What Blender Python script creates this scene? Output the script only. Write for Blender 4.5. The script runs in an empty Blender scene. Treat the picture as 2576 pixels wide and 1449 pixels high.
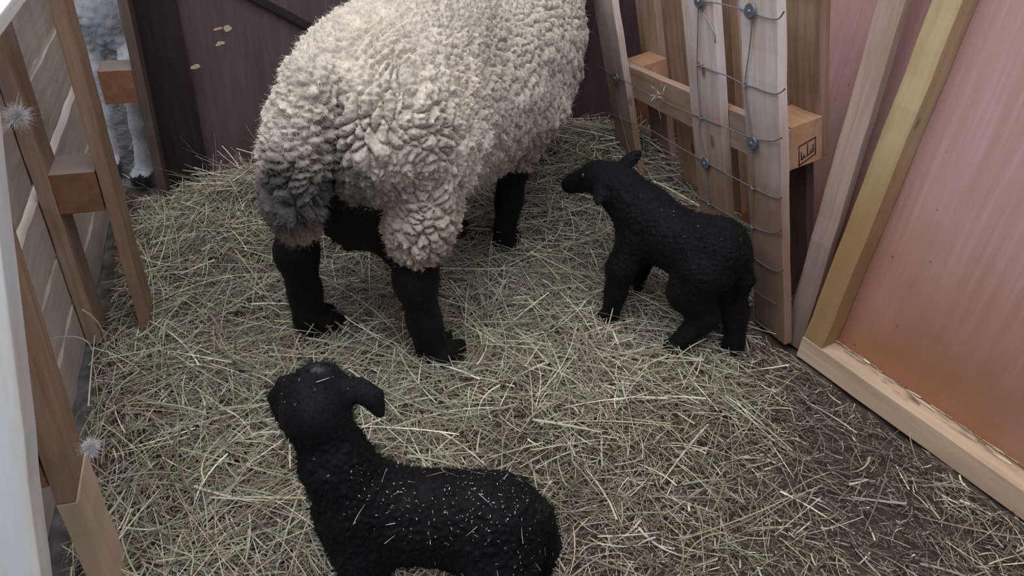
import bpy, bmesh, math
import numpy as np
from mathutils import Matrix, Vector

# ------------------------------------------------------------------ camera, world, light
sc = bpy.context.scene
COL = sc.collection
H, PITCH, ROLL, FPX = 1.2, math.radians(35), math.radians(4), 1900.0
fw = np.array([0, math.cos(PITCH), -math.sin(PITCH)])
u0 = np.array([0, math.sin(PITCH), math.cos(PITCH)])
r0 = np.array([1.0, 0, 0])
rt = math.cos(ROLL) * r0 + math.sin(ROLL) * u0
up = -math.sin(ROLL) * r0 + math.cos(ROLL) * u0
CAM = np.array([0, 0, H])
cam = bpy.data.cameras.new('camera')
cam.sensor_width = 36
cam.lens = 36 * FPX / 2576
cam.clip_start = 0.02
camo = bpy.data.objects.new('camera', cam)
COL.objects.link(camo)
camo.matrix_world = Matrix(((rt[0], up[0], -fw[0], 0), (rt[1], up[1], -fw[1], 0), (rt[2], up[2], -fw[2], H), (0, 0, 0, 1)))
sc.camera = camo

world = bpy.data.worlds.new('overcast_sky')
sc.world = world
world.use_nodes = True
wn = world.node_tree.nodes
wn['Background'].inputs[1].default_value = 0.60
_tc = wn.new('ShaderNodeTexCoord'); _sp = wn.new('ShaderNodeSeparateXYZ'); _rp = wn.new('ShaderNodeValToRGB')   # overcast: dim at the horizon, bright overhead
world.node_tree.links.new(_tc.outputs['Generated'], _sp.inputs[0])
world.node_tree.links.new(_sp.outputs[2], _rp.inputs[0])
world.node_tree.links.new(_rp.outputs[0], wn['Background'].inputs[0])
_rp.color_ramp.elements[0].position, _rp.color_ramp.elements[0].color = 0.0, (0.30, 0.32, 0.37, 1)
_rp.color_ramp.elements[1].position, _rp.color_ramp.elements[1].color = 0.9, (0.84, 0.90, 1.0, 1)
al = bpy.data.lights.new('roof_daylight', 'AREA')
al.shape = 'RECTANGLE'
al.size, al.size_y = 3.0, 2.2
al.energy = 66
al.color = (0.93, 0.95, 1.0)
alo = bpy.data.objects.new('roof_daylight', al)
COL.objects.link(alo)
alo.location = (-0.5, 0.6, 2.7)
alo.rotation_euler = (math.radians(14), math.radians(-8), 0)
sc.view_settings.view_transform = 'Standard'
sc.view_settings.look = 'None'
sc.view_settings.exposure = 0.14
sc.view_settings.gamma = 1.0

rng = np.random.default_rng(7)


def ray(x, y):
    return fw + rt * (x - 1288) / FPX - up * (y - 724.5) / FPX


def at_z(x, y, z=0.0):
    d = ray(x, y)
    return CAM + d * (z - H) / d[2]


def on_plane(x, y, p0, n):
    d = ray(x, y)
    return CAM + d * ((np.array(p0) - CAM) @ n) / (d @ n)


def nrm(v):
    v = np.array(v, float)
    return v / np.linalg.norm(v)


# ------------------------------------------------------------------ helpers: objects
EMPTY_LOC = {}


def tag(o, label=None, cat=None, group=None, kind=None):
    if label: o['label'] = label
    if cat: o['category'] = cat
    if group: o['group'] = group
    if kind: o['kind'] = kind
    return o


def thing(name, loc, label, cat, group=None):
    o = bpy.data.objects.new(name, None)
    o.empty_display_size = 0.05
    COL.objects.link(o)
    o.location = loc
    EMPTY_LOC[o.name] = np.array(loc, float)
    return tag(o, label, cat, group)


def link(name, me, mat, parent=None, M=None):
    o = bpy.data.objects.new(name, me)
    COL.objects.link(o)
    if mat is not None:
        me.materials.append(mat)
    M = M or Matrix.Identity(4)
    if parent is not None:
        o.parent = parent
        PM = world_of(parent)
        o.matrix_basis = PM.inverted() @ M
    else:
        o.matrix_basis = M
    return o


def world_of(o):
    M = o.matrix_basis.copy() if o.type != 'EMPTY' else Matrix.Translation(o.location)
    return world_of(o.parent) @ M if o.parent else M


def mesh_np(name, V, F, smooth=True, color=None):
    """V (n,3); F (m,4) or (m,3)"""
    me = bpy.data.meshes.new(name)
    V = np.asarray(V, np.float32)
    F = np.asarray(F, np.int32)
    k = F.shape[1]
    me.vertices.add(len(V))
    me.vertices.foreach_set('co', V.ravel())
    me.loops.add(F.size)
    me.loops.foreach_set('vertex_index', F.ravel())
    me.polygons.add(len(F))
    me.polygons.foreach_set('loop_start', np.arange(0, F.size, k, dtype=np.int32))
    me.polygons.foreach_set('loop_total', np.full(len(F), k, np.int32))
    me.update(calc_edges=True)
    if smooth:
        me.polygons.foreach_set('use_smooth', np.ones(len(F), bool))
    if color is not None:
        ca = me.color_attributes.new('tint', 'FLOAT_COLOR', 'POINT')
        c4 = np.ones((len(V), 4), np.float32)
        c4[:, :3] = color
        ca.data.foreach_set('color', c4.ravel())
    me.validate()
    return me


# ------------------------------------------------------------------ helpers: materials
def new_mat(name):
    m = bpy.data.materials.new(name)
    m.use_nodes = True
    nt = m.node_tree
    b = nt.nodes['Principled BSDF']
    return m, nt, b


def N(nt, t, **kw):
    n = nt.nodes.new(t)
    for k, v in kw.items():
        setattr(n, k, v)
    return n


def ramp(nt, stops, src=None):
    r = N(nt, 'ShaderNodeValToRGB')
    e = r.color_ramp.elements
    e[0].position, e[0].color = stops[0][0], (*stops[0][1], 1)
    e[1].position, e[1].color = stops[-1][0], (*stops[-1][1], 1)
    for p, c in stops[1:-1]:
        x = e.new(p)
        x.color = (*c, 1)
    if src is not None:
        nt.links.new(src, r.inputs[0])
    return r


def wood_mat(name, light, dark, foot=None, foot_h=0.3, grey=None, grey_amt=0.0, rough=0.7, spec=0.25, knot=True, grain=1.0, stain=(0.08, 0.045, 0.03), stain_amt=0.5):
    m, nt, b = new_mat(name)
    L = nt.links.new
    tc = N(nt, 'ShaderNodeTexCoord')
    oi = N(nt, 'ShaderNodeObjectInfo')
    add = N(nt, 'ShaderNodeVectorMath', operation='ADD')
    sc_ = N(nt, 'ShaderNodeVectorMath', operation='SCALE')
    comb = N(nt, 'ShaderNodeCombineXYZ')
    for i in range(3): L(oi.outputs['Random'], comb.inputs[i])
    L(comb.outputs[0], sc_.inputs[0]); sc_.inputs['Scale'].default_value = 17.0
    L(tc.outputs['Object'], add.inputs[0]); L(sc_.outputs[0], add.inputs[1])
    mp = N(nt, 'ShaderNodeMapping')
    mp.inputs['Scale'].default_value = (26 * grain, 26 * grain, 1.6 * grain)
    L(add.outputs[0], mp.inputs[0])
    n1 = N(nt, 'ShaderNodeTexNoise')
    n1.inputs['Scale'].default_value = 2.2; n1.inputs['Detail'].default_value = 7; n1.inputs['Roughness'].default_value = 0.62
    n1.inputs['Distortion'].default_value = 0.6
    L(mp.outputs[0], n1.inputs['Vector'])
    r1 = ramp(nt, [(0.28, dark), (0.5, tuple(0.5 * (a + c) for a, c in zip(dark, light))), (0.72, light)], n1.outputs['Fac'])
    out = r1.outputs[0]
    # broad tone drift
    n2 = N(nt, 'ShaderNodeTexNoise')
    mp2 = N(nt, 'ShaderNodeMapping'); mp2.inputs['Scale'].default_value = (5, 5, 1.5)
    L(add.outputs[0], mp2.inputs[0]); L(mp2.outputs[0], n2.inputs['Vector'])
    n2.inputs['Scale'].default_value = 1.5; n2.inputs['Detail'].default_value = 4
    st = ramp(nt, [(0.48, (0, 0, 0)), (0.75, (1, 1, 1))], n2.outputs['Fac'])
    mul = N(nt, 'ShaderNodeMath', operation='MULTIPLY'); mul.inputs[1].default_value = stain_amt
    L(st.outputs[0], mul.inputs[0])
    mx = N(nt, 'ShaderNodeMixRGB'); L(mul.outputs[0], mx.inputs[0]); L(out, mx.inputs[1]); mx.inputs[2].default_value = (*stain, 1)
    out = mx.outputs[0]
    if grey:
        n3 = N(nt, 'ShaderNodeTexNoise'); n3.inputs['Scale'].default_value = 3.1; n3.inputs['Detail'].default_value = 5
        mp3 = N(nt, 'ShaderNodeMapping'); mp3.inputs['Scale'].default_value = (9, 9, 2.0); mp3.inputs['Location'].default_value = (3, 8, 1)
        L(add.outputs[0], mp3.inputs[0]); L(mp3.outputs[0], n3.inputs['Vector'])
        g = ramp(nt, [(0.35, (0, 0, 0)), (0.65, (grey_amt,) * 3)], n3.outputs['Fac'])
        mg = N(nt, 'ShaderNodeMixRGB'); L(g.outputs[0], mg.inputs[0]); L(out, mg.inputs[1]); mg.inputs[2].default_value = (*grey, 1)
        out = mg.outputs[0]
    if foot:
        sp = N(nt, 'ShaderNodeSeparateXYZ'); L(tc.outputs['Object'], sp.inputs[0])
        ma = N(nt, 'ShaderNodeMath', operation='MULTIPLY_ADD'); ma.inputs[1].default_value = 0.55
        L(n2.outputs['Fac'], ma.inputs[0]); L(sp.outputs[2], ma.inputs[2])
        fr = ramp(nt, [(foot_h, (0.85,) * 3), (foot_h + 0.30, (0.0,) * 3)], ma.outputs[0])
        mf = N(nt, 'ShaderNodeMixRGB'); L(fr.outputs[0], mf.inputs[0]); L(out, mf.inputs[1]); mf.inputs[2].default_value = (*foot, 1)
        out = mf.outputs[0]
    if knot:
        mk = N(nt, 'ShaderNodeMapping'); mk.inputs['Scale'].default_value = (9, 9, 4.5)
        L(add.outputs[0], mk.inputs[0])
        v = N(nt, 'ShaderNodeTexVoronoi'); v.inputs['Scale'].default_value = 1.0; L(mk.outputs[0], v.inputs['Vector'])
        kr = ramp(nt, [(0.06, (0.85,) * 3), (0.11, (0.0,) * 3)], v.outputs['Distance'])
        mm = N(nt, 'ShaderNodeMixRGB'); L(kr.outputs[0], mm.inputs[0]); L(out, mm.inputs[1])
        mm.inputs[2].default_value = (dark[0] * 0.35, dark[1] * 0.3, dark[2] * 0.3, 1)
        out = mm.outputs[0]
    L(out, b.inputs['Base Color'])
    b.inputs['Roughness'].default_value = rough
    b.inputs['Specular IOR Level'].default_value = spec
    bp = N(nt, 'ShaderNodeBump'); bp.inputs['Strength'].default_value = 0.35; bp.inputs['Distance'].default_value = 0.002
    L(n1.outputs['Fac'], bp.inputs['Height']); L(bp.outputs[0], b.inputs['Normal'])
    return m


def tint_mat(name, rough=0.85, spec=0.2, sheen=0.0, noise=0.0, nscale=60, bump=0.0, trans=0.0, coat=0.0):
    m, nt, b = new_mat(name)
    L = nt.links.new
    at = N(nt, 'ShaderNodeAttribute', attribute_name='tint')
    out = at.outputs['Color']
    tc = N(nt, 'ShaderNodeTexCoord')
    if noise or bump:
        n = N(nt, 'ShaderNodeTexNoise'); n.inputs['Scale'].default_value = nscale; n.inputs['Detail'].default_value = 6
        L(tc.outputs['Object'], n.inputs['Vector'])
        if noise:
            hs = N(nt, 'ShaderNodeHueSaturation')
            mr = N(nt, 'ShaderNodeMapRange'); mr.inputs['To Min'].default_value = 1 - noise; mr.inputs['To Max'].default_value = 1 + noise
            mr.inputs['From Min'].default_value = 0.3; mr.inputs['From Max'].default_value = 0.7
            L(n.outputs['Fac'], mr.inputs[0]); L(mr.outputs[0], hs.inputs['Value']); L(out, hs.inputs['Color']); out = hs.outputs[0]
        if bump:
            bp = N(nt, 'ShaderNodeBump'); bp.inputs['Strength'].default_value = bump; bp.inputs['Distance'].default_value = 0.004
            L(n.outputs['Fac'], bp.inputs['Height']); L(bp.outputs[0], b.inputs['Normal'])
    L(out, b.inputs['Base Color'])
    b.inputs['Roughness'].default_value = rough
    b.inputs['Specular IOR Level'].default_value = spec
    b.inputs['Sheen Weight'].default_value = sheen
    b.inputs['Coat Weight'].default_value = coat
    return m


def flat_mat(name, col, rough=0.5, metal=0.0, spec=0.5, noise=0.12, nscale=90):
    m, nt, b = new_mat(name)
    L = nt.links.new
    tc = N(nt, 'ShaderNodeTexCoord')
    n = N(nt, 'ShaderNodeTexNoise'); n.inputs['Scale'].default_value = nscale; n.inputs['Detail'].default_value = 4
    L(tc.outputs['Object'], n.inputs['Vector'])
    r = ramp(nt, [(0.3, tuple(c * (1 - noise) for c in col)), (0.7, tuple(min(1, c * (1 + noise)) for c in col))], n.outputs['Fac'])
    L(r.outputs[0], b.inputs['Base Color'])
    b.inputs['Roughness'].default_value = rough
    b.inputs['Metallic'].default_value = metal
    b.inputs['Specular IOR Level'].default_value = spec
    return m


M_PINE = wood_mat('pine_board', (0.47, 0.30, 0.19), (0.27, 0.145, 0.08), grey=(0.42, 0.38, 0.37), grey_amt=0.45)
M_PINE_PALE = wood_mat('pale_pine_board', (0.78, 0.66, 0.60), (0.52, 0.38, 0.30), foot=(0.22, 0.115, 0.055), foot_h=0.60, grey=(0.70, 0.66, 0.70), grey_amt=0.6, stain_amt=0.3, stain=(0.30, 0.17, 0.11))
M_PLANK_PINK = wood_mat('pinkish_weathered_plank', (0.52, 0.37, 0.29), (0.33, 0.21, 0.155), foot=(0.20, 0.14, 0.11), foot_h=0.4, grey=(0.45, 0.38, 0.36), grey_amt=0.4, stain=(0.16, 0.08, 0.05), stain_amt=0.4)
M_PINE_BROWN = wood_mat('brown_pine_board', (0.42, 0.275, 0.185), (0.235, 0.14, 0.09), stain_amt=0.45)
M_PINE_DIM = wood_mat('dark_aged_board', (0.16, 0.11, 0.085), (0.08, 0.055, 0.045), stain_amt=0.5)
M_BATTEN = wood_mat('yellow_batten', (0.60, 0.46, 0.28), (0.42, 0.28, 0.14), foot=(0.33, 0.19, 0.085), foot_h=0.55, grain=0.6, stain=(0.2, 0.09, 0.04), stain_amt=0.35)
M_PLANK_TAN = wood_mat('tan_weathered_plank', (0.66, 0.56, 0.45), (0.44, 0.34, 0.26), grey=(0.52, 0.49, 0.47), grey_amt=0.5, stain=(0.15, 0.15, 0.14), stain_amt=0.65)
M_PLANK_GREY = wood_mat('weathered_plank', (0.50, 0.43, 0.36), (0.32, 0.25, 0.19), grey=(0.40, 0.39, 0.38), grey_amt=0.6, stain=(0.13, 0.13, 0.12), stain_amt=0.7)
M_WHITE_BOARD = wood_mat('sun_bleached_board', (0.80, 0.76, 0.70), (0.58, 0.53, 0.47), grey=(0.70, 0.74, 0.76), grey_amt=0.7, stain_amt=0.12, stain=(0.5, 0.4, 0.3), knot=False)
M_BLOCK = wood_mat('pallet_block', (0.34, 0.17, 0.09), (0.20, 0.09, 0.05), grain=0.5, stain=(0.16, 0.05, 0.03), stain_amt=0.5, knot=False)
M_BLOCK_PALE = wood_mat('pale_pallet_block', (0.54, 0.33, 0.20), (0.38, 0.20, 0.11), grain=0.5, stain=(0.3, 0.14, 0.07), stain_amt=0.4, knot=False)
M_TAN = wood_mat('sawn_tan_board', (0.70, 0.53, 0.37), (0.52, 0.36, 0.24), grain=0.5, stain=(0.22, 0.16, 0.12), stain_amt=0.55, knot=False)
M_DARK = wood_mat('creosoted_panel', (0.135, 0.096, 0.106), (0.085, 0.060, 0.068), stain=(0.08, 0.04, 0.032), stain_amt=0.5, rough=0.6, knot=False)
M_DARKPOST = wood_mat('creosoted_post', (0.036, 0.025, 0.028), (0.020, 0.014, 0.017), stain=(0.04, 0.02, 0.02), stain_amt=0.5, rough=0.75, knot=False)
M_WIRE = flat_mat('galvanised_wire', (0.34, 0.36, 0.38), rough=0.45, metal=0.7)
M_WASHER = flat_mat('grey_steel_washer', (0.16, 0.17, 0.20), rough=0.6, metal=0.6)
M_INK = flat_mat('burnt_stamp_ink', (0.05, 0.022, 0.02), rough=0.9)
M_EYE = flat_mat('animal_eye', (0.012, 0.009, 0.008), rough=0.12)
M_TAG = flat_mat('yellow_ear_tag', (0.75, 0.78, 0.12), rough=0.4)
M_FLEECE = tint_mat('cream_fleece', rough=0.95, spec=0.05, sheen=0.25, noise=0.16, nscale=45, bump=0.3)
M_BLACKHAIR = tint_mat('black_hair', rough=0.72, spec=0.16, sheen=0.02, noise=0.25, nscale=140, bump=0.35)
M_HAY = tint_mat('dry_hay', rough=0.62, spec=0.25)


def lit_top(m, col=(0.34, 0.29, 0.26), amt=0.75):  # paints upward faces greyer, putting the light on block tops into the colour
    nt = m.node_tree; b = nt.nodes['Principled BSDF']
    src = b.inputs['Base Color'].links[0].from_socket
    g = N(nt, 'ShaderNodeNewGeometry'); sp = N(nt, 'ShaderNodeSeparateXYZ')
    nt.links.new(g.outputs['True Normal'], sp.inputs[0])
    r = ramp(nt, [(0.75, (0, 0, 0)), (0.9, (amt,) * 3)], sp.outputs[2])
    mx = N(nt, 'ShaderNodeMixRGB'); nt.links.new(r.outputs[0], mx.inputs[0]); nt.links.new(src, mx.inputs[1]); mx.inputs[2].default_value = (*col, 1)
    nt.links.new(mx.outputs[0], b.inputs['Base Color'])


lit_top(M_BLOCK)


def plywood_mat():
    m, nt, b = new_mat('red_plywood')
    L = nt.links.new
    tc = N(nt, 'ShaderNodeTexCoord')
    mp = N(nt, 'ShaderNodeMapping'); mp.inputs['Scale'].default_value = (34, 34, 1.1); L(tc.outputs['Object'], mp.inputs[0])
    n1 = N(nt, 'ShaderNodeTexNoise'); n1.inputs['Scale'].default_value = 2.0; n1.inputs['Detail'].default_value = 7; n1.inputs['Roughness'].default_value = 0.65
    L(mp.outputs[0], n1.inputs['Vector'])
    r1 = ramp(nt, [(0.25, (0.47, 0.26, 0.225)), (0.55, (0.53, 0.32, 0.295)), (0.80, (0.63, 0.43, 0.41))], n1.outputs['Fac'])
    # damp, mucky splash band along the foot of the sheet
    sp = N(nt, 'ShaderNodeSeparateXYZ'); L(tc.outputs['Object'], sp.inputs[0])
    n2 = N(nt, 'ShaderNodeTexNoise'); n2.inputs['Scale'].default_value = 4.5; n2.inputs['Detail'].default_value = 5; L(tc.outputs['Object'], n2.inputs['Vector'])
    ma = N(nt, 'ShaderNodeMath', operation='MULTIPLY_ADD'); ma.inputs[1].default_value = 0.5; L(n2.outputs['Fac'], ma.inputs[0]); L(sp.outputs[2], ma.inputs[2])
    r2 = ramp(nt, [(0.30, (0.95,) * 3), (0.78, (0.0,) * 3)], ma.outputs[0])
    mx = N(nt, 'ShaderNodeMixRGB'); L(r2.outputs[0], mx.inputs[0]); L(r1.outputs[0], mx.inputs[1]); mx.inputs[2].default_value = (0.36, 0.155, 0.075, 1)
    # specks
    v = N(nt, 'ShaderNodeTexVoronoi'); v.inputs['Scale'].default_value = 16; L(tc.outputs['Object'], v.inputs['Vector'])
    kr = ramp(nt, [(0.035, (0.7,) * 3), (0.06, (0.0,) * 3)], v.outputs['Distance'])
    mm = N(nt, 'ShaderNodeMixRGB'); L(kr.outputs[0], mm.inputs[0]); L(mx.outputs[0], mm.inputs[1]); mm.inputs[2].default_value = (0.16, 0.07, 0.04, 1)
    L(mm.outputs[0], b.inputs['Base Color'])
    b.inputs['Roughness'].default_value = 0.42
    b.inputs['Specular IOR Level'].default_value = 0.45
    bp = N(nt, 'ShaderNodeBump'); bp.inputs['Strength'].default_value = 0.15; bp.inputs['Distance'].default_value = 0.002
    L(n1.outputs['Fac'], bp.inputs['Height']); L(bp.outputs[0], b.inputs['Normal'])
    return m


M_PLY = plywood_mat()


# ------------------------------------------------------------------ helpers: boards
def board(name, p0, p1, wdir, w, t, mat, parent=None, bevel=0.002, wob=0.0012, skew0=0.0, skew1=0.0):
    """sawn board from p0 to p1 (centre line); w along wdir, t along the third axis"""
    p0, p1 = np.array(p0, float), np.array(p1, float)
    z = nrm(p1 - p0)
    x = nrm(np.array(wdir) - z * (np.array(wdir) @ z))
    y = np.cross(z, x)
    ln = np.linalg.norm(p1 - p0)
    bm = bmesh.new()
    ns = max(2, int(ln / 0.06))
    rings = []
    for i in range(ns + 1):
        s = i / ns
        zz = s * ln
        dw = rng.normal(0, wob, 2)
        ring = []
        for sx, sy in ((-1, -1), (1, -1), (1, 1), (-1, 1)):
            zs = zz + (skew0 if i == 0 else 0) * sx + (skew1 if i == ns else 0) * sx
            ring.append(bm.verts.new((sx * w / 2 + dw[0] * 0.6, sy * t / 2 + dw[1] * 0.6, zs)))
        rings.append(ring)
    for a, c in zip(rings[:-1], rings[1:]):
        for k in range(4):
            bm.faces.new((a[k], a[(k + 1) % 4], c[(k + 1) % 4], c[k]))
    bm.faces.new(rings[0][::-1]); bm.faces.new(rings[-1])
    bm.normal_update()
    ed = [e for e in bm.edges if e.calc_face_angle(0) > 0.8]
    bmesh.ops.bevel(bm, geom=ed, offset=bevel, segments=2, affect='EDGES', profile=0.6)
    me = bpy.data.meshes.new(name)
    bm.to_mesh(me); bm.free()
    me.polygons.foreach_set('use_smooth', np.zeros(len(me.polygons), bool))
    M = Matrix(((x[0], y[0], z[0], p0[0]), (x[1], y[1], z[1], p0[1]), (x[2], y[2], z[2], p0[2]), (0, 0, 0, 1)))
    return link(name, me, mat, parent, M)


def tube(name, pts, r, mat, parent=None, res=6, cyc=False, M=None, smooth_n=0):
    P = [np.array(p, float) for p in pts]
    for _ in range(smooth_n):
        Q = [P[0]]
        for a, b in zip(P[:-1], P[1:]):
            Q += [0.75 * a + 0.25 * b, 0.25 * a + 0.75 * b]
        Q.append(P[-1]); P = Q
    P = np.array(P)
    T = np.gradient(P, axis=0); T /= np.linalg.norm(T, axis=1)[:, None] + 1e-12
    ref = np.array([0.31, 0.57, 0.76])
    V, F = [], []
    rr = np.broadcast_to(np.asarray(r, float), (len(P),))
    for p, t, q in zip(P, T, rr):
        a = nrm(np.cross(t, ref)); b = np.cross(t, a)
        for k in range(res):
            an = 2 * math.pi * k / res
            V.append(p + q * (a * math.cos(an) + b * math.sin(an)))
    for i in range(len(P) - 1):
        for k in range(res):
            F.append((i * res + k, i * res + (k + 1) % res, (i + 1) * res + (k + 1) % res, (i + 1) * res + k))
    me = mesh_np(name, V, F)
    return link(name, me, mat, parent, M)


# ------------------------------------------------------------------ helpers: signed-distance bodies
def cap(a, b, ra, rb, k=0.03):
    return ('c', np.array(a, float), np.array(b, float), ra, rb, k)


def ell(c, r, axes=None, k=0.03):
    A = np.eye(3) if axes is None else np.array([nrm(v) for v in axes])
    return ('e', np.array(c, float), np.array(r, float), A, k)


def sdf_mesh(prims, h):
    lo = np.full(3, 1e9); hi = -lo
    bb = []
    for p in prims:
        if p[0] == 'c':
            r = max(p[3], p[4]); l = np.minimum(p[1], p[2]) - r; u = np.maximum(p[1], p[2]) + r; k = p[5]
        else:
            r = p[2].max(); l = p[1] - r; u = p[1] + r; k = p[4]
        bb.append((l - k - 3 * h, u + k + 3 * h))
        lo = np.minimum(lo, l - 4 * h); hi = np.maximum(hi, u + 4 * h)
    n = np.ceil((hi - lo) / h).astype(int) + 1
    D = np.full(n, 0.2, np.float32)
    ax = [lo[i] + h * np.arange(n[i]) for i in range(3)]
    for p, (l, u) in zip(prims, bb):
        s = []
        for i in range(3):
            a = max(0, int((l[i] - lo[i]) / h)); b = min(n[i], int((u[i] - lo[i]) / h) + 2)
            s.append(slice(a, b))
        X, Y, Z = np.meshgrid(ax[0][s[0]], ax[1][s[1]], ax[2][s[2]], indexing='ij')
        P = np.stack([X, Y, Z], -1)
        if p[0] == 'c':
            ab = p[2] - p[1]
            t = np.clip(((P - p[1]) @ ab) / (ab @ ab + 1e-12), 0, 1)
            d = np.linalg.norm(P - p[1] - t[..., None] * ab, axis=-1) - (p[3] + (p[4] - p[3]) * t)
            k = p[5]
        else:
            q = (P - p[1]) @ p[3].T
            k0 = np.linalg.norm(q / p[2], axis=-1); k1 = np.linalg.norm(q / p[2] ** 2, axis=-1) + 1e-9
            d = k0 * (k0 - 1) / k1
            k = p[4]
        S = D[s[0], s[1], s[2]]
        hh = np.maximum(k - np.abs(S - d), 0) / k
        D[s[0], s[1], s[2]] = np.minimum(S, d) - hh * hh * k * 0.25
    ins = D < 0
    c = [ins[i:n[0] - 1 + i, j:n[1] - 1 + j, m:n[2] - 1 + m] for i in (0, 1) for j in (0, 1) for m in (0, 1)]
    cnt = sum(x.astype(np.int8) for x in c)
    act = (cnt > 0) & (cnt < 8)
    I = np.argwhere(act)
    ids = np.full(act.shape, -1, np.int32); ids[act] = np.arange(len(I))
    cv = np.array([(i, j, m) for i in (0, 1) for j in (0, 1) for m in (0, 1)])
    vals = np.stack([D[I[:, 0] + q[0], I[:, 1] + q[1], I[:, 2] + q[2]] for q in cv], 1)
    acc = np.zeros((len(I), 3)); num = np.zeros(len(I))
    for a in range(8):
        for b in range(a + 1, 8):
            if np.abs(cv[a] - cv[b]).sum() != 1: continue
            m = (vals[:, a] < 0) != (vals[:, b] < 0)
            t = np.where(m, vals[:, a] / (vals[:, a] - vals[:, b] + 1e-20), 0)
            acc += m[:, None] * (cv[a] + t[:, None] * (cv[b] - cv[a])); num += m
    V = lo + h * (I + acc / num[:, None])
    F = []
    for axd in range(3):
        e = np.moveaxis(ins, axd, 0)
        ch = e[:-1] != e[1:]
        E = np.argwhere(ch)
        E = E[(E[:, 1] > 0) & (E[:, 2] > 0)]
        flip = e[E[:, 0], E[:, 1], E[:, 2]]
        o = [x for x in range(3) if x != axd]
        quad = []
        for d1, d2 in ((0, 0), (1, 0), (1, 1), (0, 1)):
            q = np.zeros((len(E), 3), int)
            q[:, axd] = E[:, 0]; q[:, o[0]] = E[:, 1] - d1; q[:, o[1]] = E[:, 2] - d2
            ok = (q[:, 0] < act.shape[0]) & (q[:, 1] < act.shape[1]) & (q[:, 2] < act.shape[2])
            quad.append(np.where(ok, ids[np.minimum(q[:, 0], act.shape[0] - 1), np.minimum(q[:, 1], act.shape[1] - 1), np.minimum(q[:, 2], act.shape[2] - 1)], -1))
        Q = np.stack(quad, 1)
        good = (Q >= 0).all(1)
        Q = Q[good]; fl = flip[good]
        if axd == 1: fl = ~fl
        Q[~fl] = Q[~fl][:, ::-1]
        F.append(Q)
    return V, np.concatenate(F)


def normals(V, F):
    n = np.cross(V[F[:, 2]] - V[F[:, 0]], V[F[:, 3]] - V[F[:, 1]])
    out = np.zeros_like(V)
    for k in range(4):
        for c in range(3):
            out[:, c] += np.bincount(F[:, k], n[:, c], len(V))
    return out / (np.linalg.norm(out, axis=1)[:, None] + 1e-12)


def smooth(V, F, it=3, lam=0.5):
    a = np.concatenate([F[:, i] for i in range(4)]); b = np.concatenate([F[:, (i + 1) % 4] for i in range(4)])
    deg = np.bincount(a, minlength=len(V)) + np.bincount(b, minlength=len(V))
    for _ in range(it):
        S = np.stack([np.bincount(a, V[b, c], len(V)) + np.bincount(b, V[a, c], len(V)) for c in range(3)], 1)
        V = V + lam * (S / deg[:, None] - V)
    return V


def subdivide(V, F):
    E = np.concatenate([np.sort(F[:, [i, (i + 1) % 4]], 1) for i in range(4)])
    key = E[:, 0].astype(np.int64) * len(V) + E[:, 1]
    uq, inv = np.unique(key, return_inverse=True)
    em = 0.5 * (V[uq // len(V)] + V[uq % len(V)])
    fm = V[F].mean(1)
    nV, nF, nE = len(V), len(F), len(uq)
    ei = inv.reshape(4, nF) + nV
    fi = np.arange(nF) + nV + nE
    nf = []
    for i in range(4):
        nf.append(np.stack([F[:, i], ei[i], fi, ei[(i - 1) % 4]], 1))
    return np.concatenate([V, em, fm]), np.concatenate(nf)


def worley(P, seed=0):
    """F1, F2 distances of jittered cell noise, and the id hash of the nearest cell"""
    C = np.floor(P).astype(np.int64)
    f1 = np.full(len(P), 9.0); f2 = f1.copy(); idh = np.zeros(len(P))

    def hsh(a, b, c, s):
        h = (a * 73856093) ^ (b * 19349663) ^ (c * 83492791) ^ (s * 2654435761)
        h = (h ^ (h >> 13)) * 1274126177 & 0x7fffffff
        h = (h ^ (h >> 11)) * 668265263 & 0x7fffffff
        return ((h ^ (h >> 15)) & 0xffff) / 65535.0
    for i in (-1, 0, 1):
        for j in (-1, 0, 1):
            for k in (-1, 0, 1):
                a, b, c = C[:, 0] + i, C[:, 1] + j, C[:, 2] + k
                q = np.stack([a + hsh(a, b, c, seed + 1), b + hsh(a, b, c, seed + 2), c + hsh(a, b, c, seed + 3)], 1)
                d = np.linalg.norm(q - P, axis=1)
                nf = d < f1
                f2 = np.where(nf, f1, np.minimum(f2, d))
                idh = np.where(nf, hsh(a, b, c, seed + 4), idh)
                f1 = np.where(nf, d, f1)
    return f1, f2, idh


def vnoise(P, seed=0):
    """smooth value noise, -1..1"""
    C = np.floor(P).astype(np.int64); f = P - C
    f = f * f * (3 - 2 * f)
    out = 0
    for i in (0, 1):
        for j in (0, 1):
            for k in (0, 1):
                a, b, c = C[:, 0] + i, C[:, 1] + j, C[:, 2] + k
                h = (a * 73856093) ^ (b * 19349663) ^ (c * 83492791) ^ (seed * 2654435761)
                h = (h ^ (h >> 13)) * 1274126177 & 0x7fffffff
                h = ((h ^ (h >> 15)) & 0xffff) / 32767.5 - 1
                w = (f[:, 0] if i else 1 - f[:, 0]) * (f[:, 1] if j else 1 - f[:, 1]) * (f[:, 2] if k else 1 - f[:, 2])
                out = out + w * h
    return out


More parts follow.
